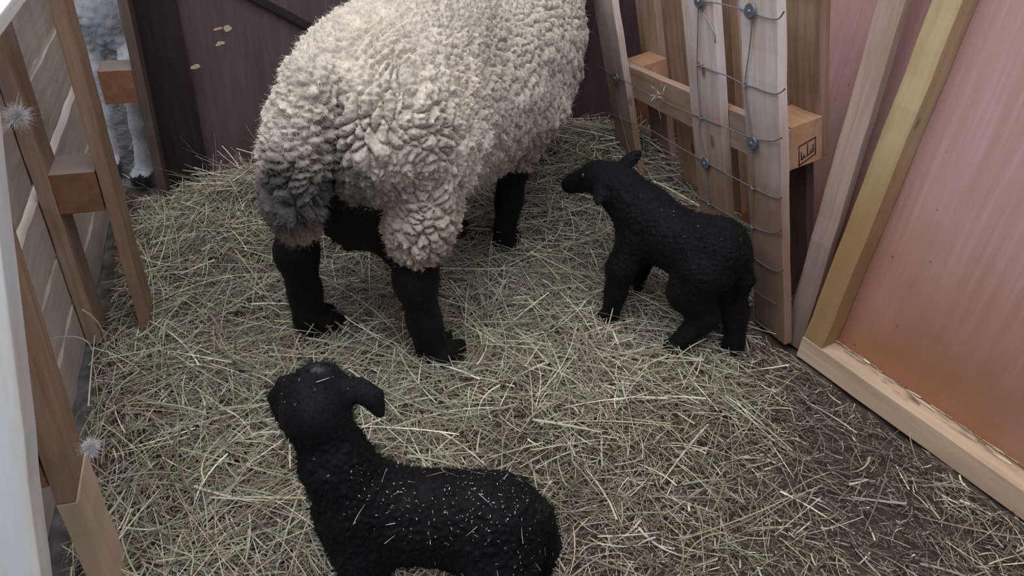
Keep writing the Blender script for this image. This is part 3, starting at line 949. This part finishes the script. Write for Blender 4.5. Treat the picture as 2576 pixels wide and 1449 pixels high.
# ear tag
bm = bmesh.new(); bmesh.ops.create_cube(bm, size=1.0)
for v in bm.verts: v.co = Vector((v.co.x * 0.022, v.co.y * 0.003, v.co.z * 0.028))
bmesh.ops.bevel(bm, geom=bm.edges[:], offset=0.001, segments=2, affect='EDGES')
me = bpy.data.meshes.new('ear_tag'); bm.to_mesh(me); bm.free()
etp = HE - HF * 0.035 + HS * 0.11 - Z * 0.035
link('ear_tag', me, M_TAG, ewe, Matrix.Translation(Vector(etp)))

W_ = []
W_ += [ell(ew(0.09, 0.03, 0.585), (0.212, 0.188, 0.195), axE, 0.06), ell(ew(0.42, 0.0, 0.535), (0.42, 0.220, 0.250), axE, 0.05), ell(ew(0.72, 0.005, 0.55), (0.225, 0.203, 0.245), axE, 0.06)]
W_ += [ell(ew(0.24, 0, 0.68), (0.32, 0.13, 0.12), axE, 0.06)]
W_ += [cap(ew(0.10, 0.115, 0.54), ew(0.04, 0.138, 0.40), 0.124, 0.076, 0.025), cap(ew(0.04, 0.138, 0.40), (-0.215, 1.386, 0.335), 0.070, 0.052, 0.03)]
W_ += [cap(ew(0.10, -0.10, 0.54), ew(0.03, -0.13, 0.42), 0.115, 0.060, 0.035)]
W_ += [cap(ew(0.60, 0.11, 0.44), (-0.018, 1.905, 0.325), 0.115, 0.072, 0.04), cap(ew(0.63, -0.11, 0.44), (-0.185, 1.945, 0.32), 0.11, 0.068, 0.04)]
W_ += chain([ew(0.82, 0.0, 0.60), ew(1.0, -0.01, 0.67), ew(1.13, -0.01, 0.71)], [0.158, 0.105, 0.085], 0.06)
T_ = [cap(ew(-0.10, 0.0, 0.70), ew(-0.145, -0.015, 0.58), 0.046, 0.058, 0.03), cap(ew(-0.145, -0.015, 0.58), ew(-0.150, -0.025, 0.48), 0.058, 0.058, 0.02), cap(ew(-0.150, -0.025, 0.48), ew(-0.135, -0.035, 0.405), 0.058, 0.036, 0.02)]


def wool(prims, h, tailness, seed):
    V, F = sdf_mesh(prims, h)
    V = smooth(V, F, 3)
    V, F = subdivide(V, F)
    V = smooth(V, F, 2)
    Nn = normals(V, F)
    L_ = np.stack([(V - EO) @ ED, (V - EO) @ ES, V[:, 2]], 1)
    wob = np.stack([vnoise(L_ * 22, 1), vnoise(L_ * 22, 2), vnoise(L_ * 22, 3)], 1) * 0.010
    Lw = L_ + wob
    rump = np.clip((0.34 - L_[:, 0]) / 0.16, 0, 1)                # broken clumps on the rump, long locks on the flank
    top = np.clip((L_[:, 2] - 0.66) / 0.1, 0, 1)
    warp = 1 + 0.35 * vnoise(L_ * 6, 21)[:, None]
    a1, a2, ha = worley(Lw * warp / np.array([0.030, 0.030, 0.036]), seed)
    b1, b2, hb = worley(Lw / np.array([0.011, 0.011, 0.013]), seed + 9)
    c1, c2, hc = worley((L_ + 0.5 * wob) / np.array([0.0115, 0.015, 0.050]), seed + 17)
    d1, d2, hd_ = worley(Lw / np.array([0.0062, 0.0062, 0.008]), seed + 31)
    open_ = np.clip(0.55 + 0.9 * vnoise(L_ * 11, 23), 0.05, 1)      # some clefts gape, others are closed
    crack = -0.024 * open_ * np.exp(-((a2 - a1) / 0.085)) + 0.007 * ha + 0.007 * np.clip((a2 - a1) * 1.4, 0, 1)
    groove = -0.020 * np.exp(-(c2 - c1) / 0.17) + 0.008 * hc
    curls = 0.0075 * np.clip((b2 - b1) * 1.8, 0, 1) * (0.4 + 0.9 * hb)
    fluffy = np.clip((L_[:, 2] - 0.71) / 0.07, 0, 1)
    disp = rump * crack * (1 - 0.6 * fluffy) + (1 - rump) * (1 - fluffy) * groove + curls * (0.30 + 0.70 * np.maximum(rump, fluffy))
    disp = disp + 0.0032 * np.clip((d2 - d1) * 1.5, 0, 1) + 0.010 * vnoise(L_ * 9, 8) + 0.002 * vnoise(L_ * 30, 18)
    V = V + Nn * (disp - 0.001)[:, None]
    cream = np.array([0.485, 0.425, 0.35])
    col = cream * (0.93 + 0.14 * ha[:, None] * rump[:, None] + 0.16 * hb[:, None]) * (1 + 0.10 * vnoise(L_ * 7, 12)[:, None])
    # greasy dirt low on the flanks and soiling round the tail
    low = np.clip((0.54 - L_[:, 2]) / 0.22 + 0.3 * vnoise(L_ * 10, 14), 0, 1)[:, None]
    col = col * (1 - 0.45 * low) + np.array([0.21, 0.165, 0.115]) * 0.45 * low
    if tailness:
        s = np.clip((0.635 - L_[:, 2]) / 0.09 + 0.55 * vnoise(L_ * 14, 15), 0, 1) * np.clip((L_[:, 2] - 0.395) / 0.04, 0.0, 1)
        s = (s * 0.88)[:, None]
        col = col * (1 - s) + np.array([0.050, 0.050, 0.055]) * s
        br = np.clip((0.44 - L_[:, 2]) / 0.04, 0, 1)[:, None] * 0.6
        col = col * (1 - br) + np.array([0.20, 0.115, 0.065]) * br
    else:
        g = np.exp(-(((L_[:, 0] + 0.12) / 0.10) ** 2 + ((L_[:, 1] - 0.06) / 0.06) ** 2 + ((L_[:, 2] - 0.50) / 0.10) ** 2))
        g = np.clip(g * 1.3 * (1 + 0.6 * vnoise(L_ * 20, 16)), 0, 0.8)[:, None]
        col = col * (1 - g) + np.array([0.12, 0.115, 0.105]) * g
    return V, F, Nn, col, disp


V, F, Nn, col, disp = wool(W_, 0.0060, False, 40)
Lq = (V - EO) @ ED
fz_ = fuzz(V, Nn, 75000, 0.0058, 0.00055, col * 1.03, mask=np.where((Lq > 0.28) & (V[:, 2] < 0.74), 0.25, 1.0), seed=8, droop=0.3, flat=1.1, bendv=0.9)
Vm, Fm, Cm = merge([(V, F, col), fz_])
o = link('fleece', mesh_np('fleece', Vm, Fm, color=Cm), M_FLEECE, ewe)
o['label'] = 'cream crimped fleece'
V, F, Nn, col, disp = wool(T_, 0.0062, True, 60)
fz_ = fuzz(V, Nn, 9000, 0.008, 0.0009, col * 1.05, seed=9, droop=0.8, flat=0.8)
Vm, Fm, Cm = merge([(V, F, col), fz_])
o = link('woolly_tail', mesh_np('woolly_tail', Vm, Fm, color=Cm), M_FLEECE, ewe)
o['label'] = 'grey soiled woolly tail'

# ------------------------------------------------------------------ pale sheep outside the pen, facing in
S_ = []
sD = nrm([0.25, -0.97, 0]); sS = np.array([sD[1], -sD[0], 0]); sO = np.array([-1.285, 2.34, 0])
axS = (sD, sS, (0, 0, 1))


def sh(u, v, z):
    return sO + sD * u + sS * v + Z * z


S_ += [ell(sh(-0.05, 0, 0.56), (0.20, 0.17, 0.20), axS, 0.05), ell(sh(-0.40, 0, 0.56), (0.40, 0.22, 0.23), axS, 0.05), ell(sh(-0.72, 0, 0.57), (0.20, 0.19, 0.21), axS, 0.05)]
S_ += chain([sh(0.0, 0, 0.64), sh(0.08, 0.02, 0.74)], [0.12, 0.09], 0.04)
S_ += [cap(sh(0.10, 0.02, 0.77), sh(0.15, 0.03, 0.71), 0.072, 0.055, 0.03)]
sF = (-1.210, 2.178)
S_ += chain([sh(0.02, -0.09, 0.45), (sF[0] + 0.012, sF[1] + 0.02, 0.34), (sF[0] + 0.012, sF[1] + 0.015, 0.19), (sF[0], sF[1], 0.05)], [0.075, 0.040, 0.030, 0.030], 0.03)
S_ += chain([sh(0.02, 0.09, 0.45), sh(0.06, 0.09, 0.34), sh(0.07, 0.09, 0.19), sh(0.08, 0.09, 0.05)], [0.075, 0.040, 0.030, 0.030], 0.03)
for vv in (-0.1, 0.1):
    S_ += chain([sh(-0.72, vv, 0.46), sh(-0.74, vv, 0.30), sh(-0.78, vv, 0.20), sh(-0.74, vv, 0.05)], [0.10, 0.050, 0.034, 0.030], 0.03)
S_ += hoof((sF[0] - 0.008, sF[1] - 0.012, 0.026), sD, 0.045, 0.027, 0.030) + hoof(sh(0.10, 0.09, 0.026), sD, 0.045, 0.027, 0.030)
for vv in (-0.1, 0.1): S_ += hoof(sh(-0.72, vv, 0.026), sD, 0.045, 0.027, 0.030)
for sg in (1, -1):
    S_.append(ell(sh(0.08, sg * 0.10, 0.77), (0.06, 0.030, 0.011), (sS * sg - Z * 0.5, sD, Z + sS * sg * 0.5), 0.015))
V, F = sdf_mesh(S_, 0.008)
V = smooth(V, F, 3)
Nn = normals(V, F)
g1, g2, hg = worley(V / 0.028, 77)
wl = np.clip((V[:, 2] - 0.36) / 0.05, 0, 1) * np.clip((0.16 - (V - sO) @ sD) / 0.05, 0, 1)
V = V + Nn * (wl * 0.012 * np.clip((g2 - g1) * 1.6, 0, 1))[:, None]
colS = np.full((len(V), 3), (0.62, 0.63, 0.66)) * (1 - wl[:, None] * 0.35 * (1 - 0.6 * hg[:, None]))
colS[V[:, 2] < 0.045] = (0.03, 0.028, 0.03)
ms = (np.clip((((V - sO) @ sD) - 0.16) / 0.03, 0, 1) * (V[:, 2] > 0.6))[:, None]
colS = colS * (1 - ms) + np.array([0.03, 0.022, 0.02]) * ms
fz_ = fuzz(V, Nn, 12000, 0.010, 0.0012, colS, seed=19, droop=0.5)
Vm, Fm, Cm = merge([(V, F, colS), fz_])
o = link('sheep', mesh_np('sheep', Vm, Fm, color=Cm), M_FLEECE)
tag(o, 'white legged sheep outside the pen, glimpsed through the far gap of the left pallet', 'sheep')
eyes(o, [sh(0.145, 0.082, 0.765), sh(0.145, -0.042, 0.765)], 0.012)

# ------------------------------------------------------------------ hay
HAYC = np.array([(0.60, 0.545, 0.38), (0.37, 0.385, 0.245), (0.50, 0.53, 0.40), (0.36, 0.285, 0.205), (0.20, 0.15, 0.11), (0.76, 0.72, 0.57), (0.27, 0.285, 0.185), (0.46, 0.375, 0.325)])
HAYP = np.array([0.18, 0.16, 0.15, 0.14, 0.12, 0.09, 0.10, 0.06])


def in_pen(x, y):
    dl = (x - LB[0]) * LN[0] + (y - LB[1]) * LN[1]
    dr = (x - KB[0]) * WN[0] + (y - KB[1]) * WN[1]
    db = (x - B0[0]) * BN[0] + (y - B0[1]) * BN[1]
    df = (x - RB[0]) * FN[0] + (y - RB[1]) * FN[1]
    da = (x - RB[0]) * FD[0] + (y - RB[1]) * FD[1]
    return (dl > -0.11) & ((dr < -0.015) | ((df < 0.19) & (da > 0.03) & (dr < 0.0))  | ((df < 0.19) & (da > 0.10))) & (db < -0.02)


def strands(n, lmin, lmax, w0, w1, lift, zoff, cover_pow, seed, nseg=4, xr=(-1.15, 1.2), yr=(0.35, 2.8), rise=0.10, outside=False, rail=False, dim=1.0):
    r = np.random.default_rng(seed)
    X = r.uniform(*xr, n * 5); Yv = r.uniform(*yr, n * 5)
    c = hay_cover(X, Yv)
    c = c * np.clip(0.72 + 0.75 * vnoise(np.stack([X * 16, Yv * 16, X * 0], 1), 31), 0.12, 1)
    keep = (in_pen(X, Yv) | outside) & (r.uniform(size=n * 5) < np.clip(0.16 + 0.84 * c, 0, 1) ** cover_pow)
    X, Yv = X[keep][:n], Yv[keep][:n]
    if rail:
        k = r.uniform(-0.9, 0.02, n); nn_ = np.abs(r.normal(0.052, 0.012, n)); nn_ = np.clip(nn_, 0.01, 0.054)
        X = KB[0] + WD[0] * k + WN[0] * nn_; Yv = KB[1] + WD[1] * k + WN[1] * nn_
    m = len(X)
    cc = hay_cover(X, Yv)
    ang = r.uniform(0, 2 * math.pi, m)
    if rail: ang = math.atan2(WD[1], WD[0]) + r.normal(0, 0.10, m)
    D = np.stack([np.cos(ang), np.sin(ang), r.normal(0, 0.0 if rail else rise, m)], 1)
    D /= np.linalg.norm(D, axis=1)[:, None]
    Ln = r.uniform(lmin, lmax, m) * (0.45 + 0.55 * cc) * r.uniform(0.6, 1.2, m)
    Zz = (0.066 if rail else hgt(X, Yv)) + r.uniform(0, 1, m) ** 1.5 * lift * (0.25 + 0.75 * cc) + zoff
    bend = r.normal(0, 0.05 if rail else 0.26, (m, 3)); bend[:, 2] = -np.abs(r.normal(0, 0.0 if rail else 0.10, m))
    mid = np.stack([X, Yv, Zz], 1) - D * Ln[:, None] / 2
    side = np.cross(D, np.array([0, 0, 1.0]) + 0.7 * r.normal(size=(m, 3)))
    W = r.uniform(w0, w1, m)
    # keep strands inside the pen
    e1 = mid + D * Ln[:, None] + bend * Ln[:, None]
    ok = (in_pen(mid[:, 0], mid[:, 1]) & in_pen(e1[:, 0], e1[:, 1])) | outside | rail
    mid, D, Ln, W, bend, side, cc = mid[ok], D[ok], Ln[ok], W[ok], bend[ok], side[ok], cc[ok]
    V, F = ribbons(mid, D, Ln, W, bend, nseg, side)
    ci = r.choice(len(HAYC), len(mid), p=HAYP)
    C = HAYC[ci] * r.uniform(0.55, 1.3, len(mid))[:, None]
    dull = 0.45 + 0.55 * cc[:, None] ** 0.7
    C = np.where(r.uniform(size=(len(mid), 1)) < 0.75, C * dull * (1 + np.array([0.10, 0.0, -0.02]) * (1 - cc[:, None])), C)
    if rail: C = C * 1.4
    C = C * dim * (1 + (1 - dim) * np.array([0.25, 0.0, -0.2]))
    # follow the ground so that nothing dives under it
    g = hgt(V[:, 0], V[:, 1])
    V[:, 2] = np.maximum(V[:, 2], g - 0.004)
    return V, F, np.repeat(C, (nseg + 1) * 2, 0)


rail_hay = strands(160, 0.03, 0.10, 0.0018, 0.0032, 0.004, 0.0, 0.0, 12, nseg=3, xr=(0.70, 1.15), yr=(0.85, 1.55), rail=True)
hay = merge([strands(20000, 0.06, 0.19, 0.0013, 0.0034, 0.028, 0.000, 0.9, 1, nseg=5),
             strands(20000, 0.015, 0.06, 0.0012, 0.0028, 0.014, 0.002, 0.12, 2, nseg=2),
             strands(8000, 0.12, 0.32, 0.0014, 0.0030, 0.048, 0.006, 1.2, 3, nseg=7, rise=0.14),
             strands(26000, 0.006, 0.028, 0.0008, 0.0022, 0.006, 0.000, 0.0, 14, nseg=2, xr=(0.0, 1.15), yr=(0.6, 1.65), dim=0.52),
             strands(260, 0.09, 0.24, 0.0016, 0.0030, 0.012, 0.006, 0.0, 15, nseg=6, xr=(0.1, 1.1), yr=(0.7, 1.5)),
             strands(1100, 0.08, 0.24, 0.0028, 0.0050, 0.038, 0.008, 0.5, 4, nseg=5),
             strands(400, 0.02, 0.10, 0.0016, 0.0034, 0.010, 0.003, 0.0, 9, nseg=3, xr=(-2.0, -1.2), yr=(2.0, 3.6), outside=True), rail_hay])
def stems(P, D, L_, seed):
    r = np.random.default_rng(seed)
    m = len(P)
    V, F = ribbons(P, D / np.linalg.norm(D, axis=1)[:, None], L_, r.uniform(0.0016, 0.003, m), r.normal(0, 0.3, (m, 3)), 5)
    return V, F, np.repeat(HAYC[r.choice(len(HAYC), m, p=HAYP)], 12, 0)


g = np.random.default_rng(44)
px_ = g.uniform(-1.02, -0.62, 70); py_ = 2.13 + (px_ + 1.13) * 0.437 - g.uniform(0.06, 0.22, 70)
up_ = stems(np.stack([px_, py_, hgt(px_, py_)], 1), np.stack([g.normal(0, 0.6, 70), g.normal(-0.2, 0.4, 70), np.abs(g.normal(0.7, 0.3, 70))], 1), g.uniform(0.05, 0.13, 70), 45)
wc = on_plane(1655, 238, rp(0, -0.008, 0), RN)
wp = stems(wc + g.normal(0, 0.008, (22, 3)), g.normal(0, 1, (22, 3)) - RN * 0.3, g.uniform(0.012, 0.035, 22), 46)
la = on_plane(232, 880, lp(0, 0.02, 0), LN); lb_ = on_plane(206, 778, lp(0, 0.02, 0), LN); lc = on_plane(335, 842, lp(0, 0.06, 0), LN)
lg_ = stems(np.array([la, lb_]), np.array([lb_ - la, lc - lb_]), np.array([np.linalg.norm(lb_ - la), np.linalg.norm(lc - lb_)]), 47)
hay = merge([hay, up_, wp, lg_])
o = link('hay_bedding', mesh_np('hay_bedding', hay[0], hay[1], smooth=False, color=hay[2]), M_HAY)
tag(o, 'loose dry hay strewn over the pen floor, thin at the lower right', 'hay', kind='stuff')

# ------------------------------------------------------------------ hay bits lying on the lamb's back and head
def bits(V, Nn, pts, n, seed):
    r = np.random.default_rng(seed)
    w = np.zeros(len(V))
    for (c, rad, amt) in pts:
        w += amt * np.exp(-((V - np.array(c)) ** 2).sum(1) / rad ** 2)
    w *= np.clip(Nn[:, 2] + 0.25, 0, 1) + 0.15 * np.clip(-Nn[:, 1], 0, 1)
    i = r.choice(len(V), n, p=w / w.sum())
    nn = Nn[i]
    t = np.cross(nn, r.normal(size=(n, 3))); t /= np.linalg.norm(t, axis=1)[:, None]
    big = r.uniform(size=n) < 0.07
    L_ = np.where(big, r.uniform(0.012, 0.035, n), r.uniform(0.0012, 0.0045, n) * r.uniform(0.5, 1.3, n))
    W = np.where(big, 0.0012, r.uniform(0.0007, 0.0015, n))
    side = np.cross(nn, t)
    a, f = ribbons(V[i] + nn * 0.0035 - t * L_[:, None] / 2, t, L_, W, r.normal(size=(n, 3)) * 0.15, 3, side)
    c = np.array([(0.62, 0.58, 0.47), (0.50, 0.43, 0.30), (0.55, 0.56, 0.46), (0.40, 0.31, 0.20)])[r.integers(0, 4, n)] * r.uniform(0.35, 1.1, n)[:, None]
    return a, f, np.repeat(c, 8, 0)


bt = bits(VA, NA, [((0.0, Y0 - 0.02, 0.36), 0.055, 1.0), ((-0.09, Y0 - 0.02, 0.355), 0.06, 0.45), ((-0.18, Y0 - 0.01, 0.37), 0.045, 0.7), ((0.05, Y0 - 0.05, 0.28), 0.05, 0.5), ((hx, hy, hz + 0.04), 0.04, 0.10), ((-0.05, Y0 - 0.07, 0.28), 0.08, 0.15)], 330, 5)
o = link('hay_flecks', mesh_np('hay_flecks', bt[0], bt[1], smooth=False, color=bt[2]), M_HAY)
tag(o, 'pale hay bits and seeds caught in the wool of the front black lamb', 'hay', kind='stuff')
bt = bits(VB, NB, [((0.45, 1.57, 0.33), 0.10, 1.0)], 22, 6)
o = link('hay_flecks', mesh_np('hay_flecks', bt[0], bt[1], smooth=False, color=bt[2]), M_HAY)
tag(o, 'few hay bits on the back of the black lamb beside the netting', 'hay', kind='stuff')

# ------------------------------------------------------------------ tufts of wool snagged on the left pallet
def tuft(p, r, label, seed):
    g = np.random.default_rng(seed)
    n = 2600
    d = g.normal(size=(n, 3)); d /= np.linalg.norm(d, axis=1)[:, None]
    root = np.array(p) + d * (g.uniform(size=(n, 1)) ** 0.6) * np.array([0.9, 0.9, 0.8]) * r * np.array([0.8, 0.8, 1.0])
    t = np.cross(d, g.normal(size=(n, 3))); t /= np.linalg.norm(t, axis=1)[:, None]
    a, f = ribbons(root, t, g.uniform(0.2, 0.5, n) * r, np.full(n, 0.0006), g.normal(size=(n, 3)) * 2.2, 4)
    c = np.full((len(a), 3), (0.72, 0.70, 0.70))
    o = link('wool_tuft', mesh_np('wool_tuft', a, f, color=c), M_FLEECE)
    tag(o, label, 'wool', 'snagged wool tufts')


tuft(on_plane(42, 292, lp(-0.18, 0, 0), LD), 0.011, 'white wool tuft snagged on the left pallet just below its pale plank end', 1)
tuft(on_plane(228, 1125, lp(-0.785, 0.003, 0), LD), 0.006, 'small wisp of wool low on the nearest upright of the left pallet', 2)

# ------------------------------------------------------------------ dark brace and bare chips on the back wall
fb = B0 - BN * 0.002
q0, q1 = on_plane(640, -8, fb, BN), on_plane(790, 72, fb, BN)
o = board('diagonal_brace', q0 + nrm(q0 - q1) * 0.1 - BN * 0.0085, q1 + nrm(q1 - q0) * 0.1 - BN * 0.0085, Z, 0.022, 0.016, M_DARKPOST)
tag(o, 'thin dark brace slanting across the top of the dark back panel', 'brace')
for x, y, wx_, wy_ in ((548, 73, 0.018, 0.004), (572, 72, 0.014, 0.009), (553, 110, 0.015, 0.007), (490, 168, 0.018, 0.006)):
    c = on_plane(x, y, B0 - BN * (0.0012 if x > 500 else 0.039), BN)
    g = np.random.default_rng(x)
    ang = np.linspace(0, 2 * math.pi, 11)[:-1]; rr = g.uniform(0.6, 1.15, 10)
    ring = [c + BD * wx_ * math.cos(t) * k + Z * (wy_ * math.sin(t) * k + wx_ * 0.2 * math.cos(t)) for t, k in zip(ang, rr)]
    Vc = ring + [p - BN * 0.0012 * -1 for p in ring]
    bm = bmesh.new(); vs = [bm.verts.new(p) for p in ring]; bm.faces.new(vs)
    ex = bmesh.ops.extrude_face_region(bm, geom=bm.faces[:])
    for v in [e for e in ex['geom'] if isinstance(e, bmesh.types.BMVert)]: v.co += Vector(BN * 0.004)
    bmesh.ops.recalc_face_normals(bm, faces=bm.faces)
    me = bpy.data.meshes.new('bare_wood_chip'); bm.to_mesh(me); bm.free()
    ch = link('bare_wood_chip', me, M_TAN, bw if x > 500 else post)
    ch['label'] = 'pale splintered bare wood'
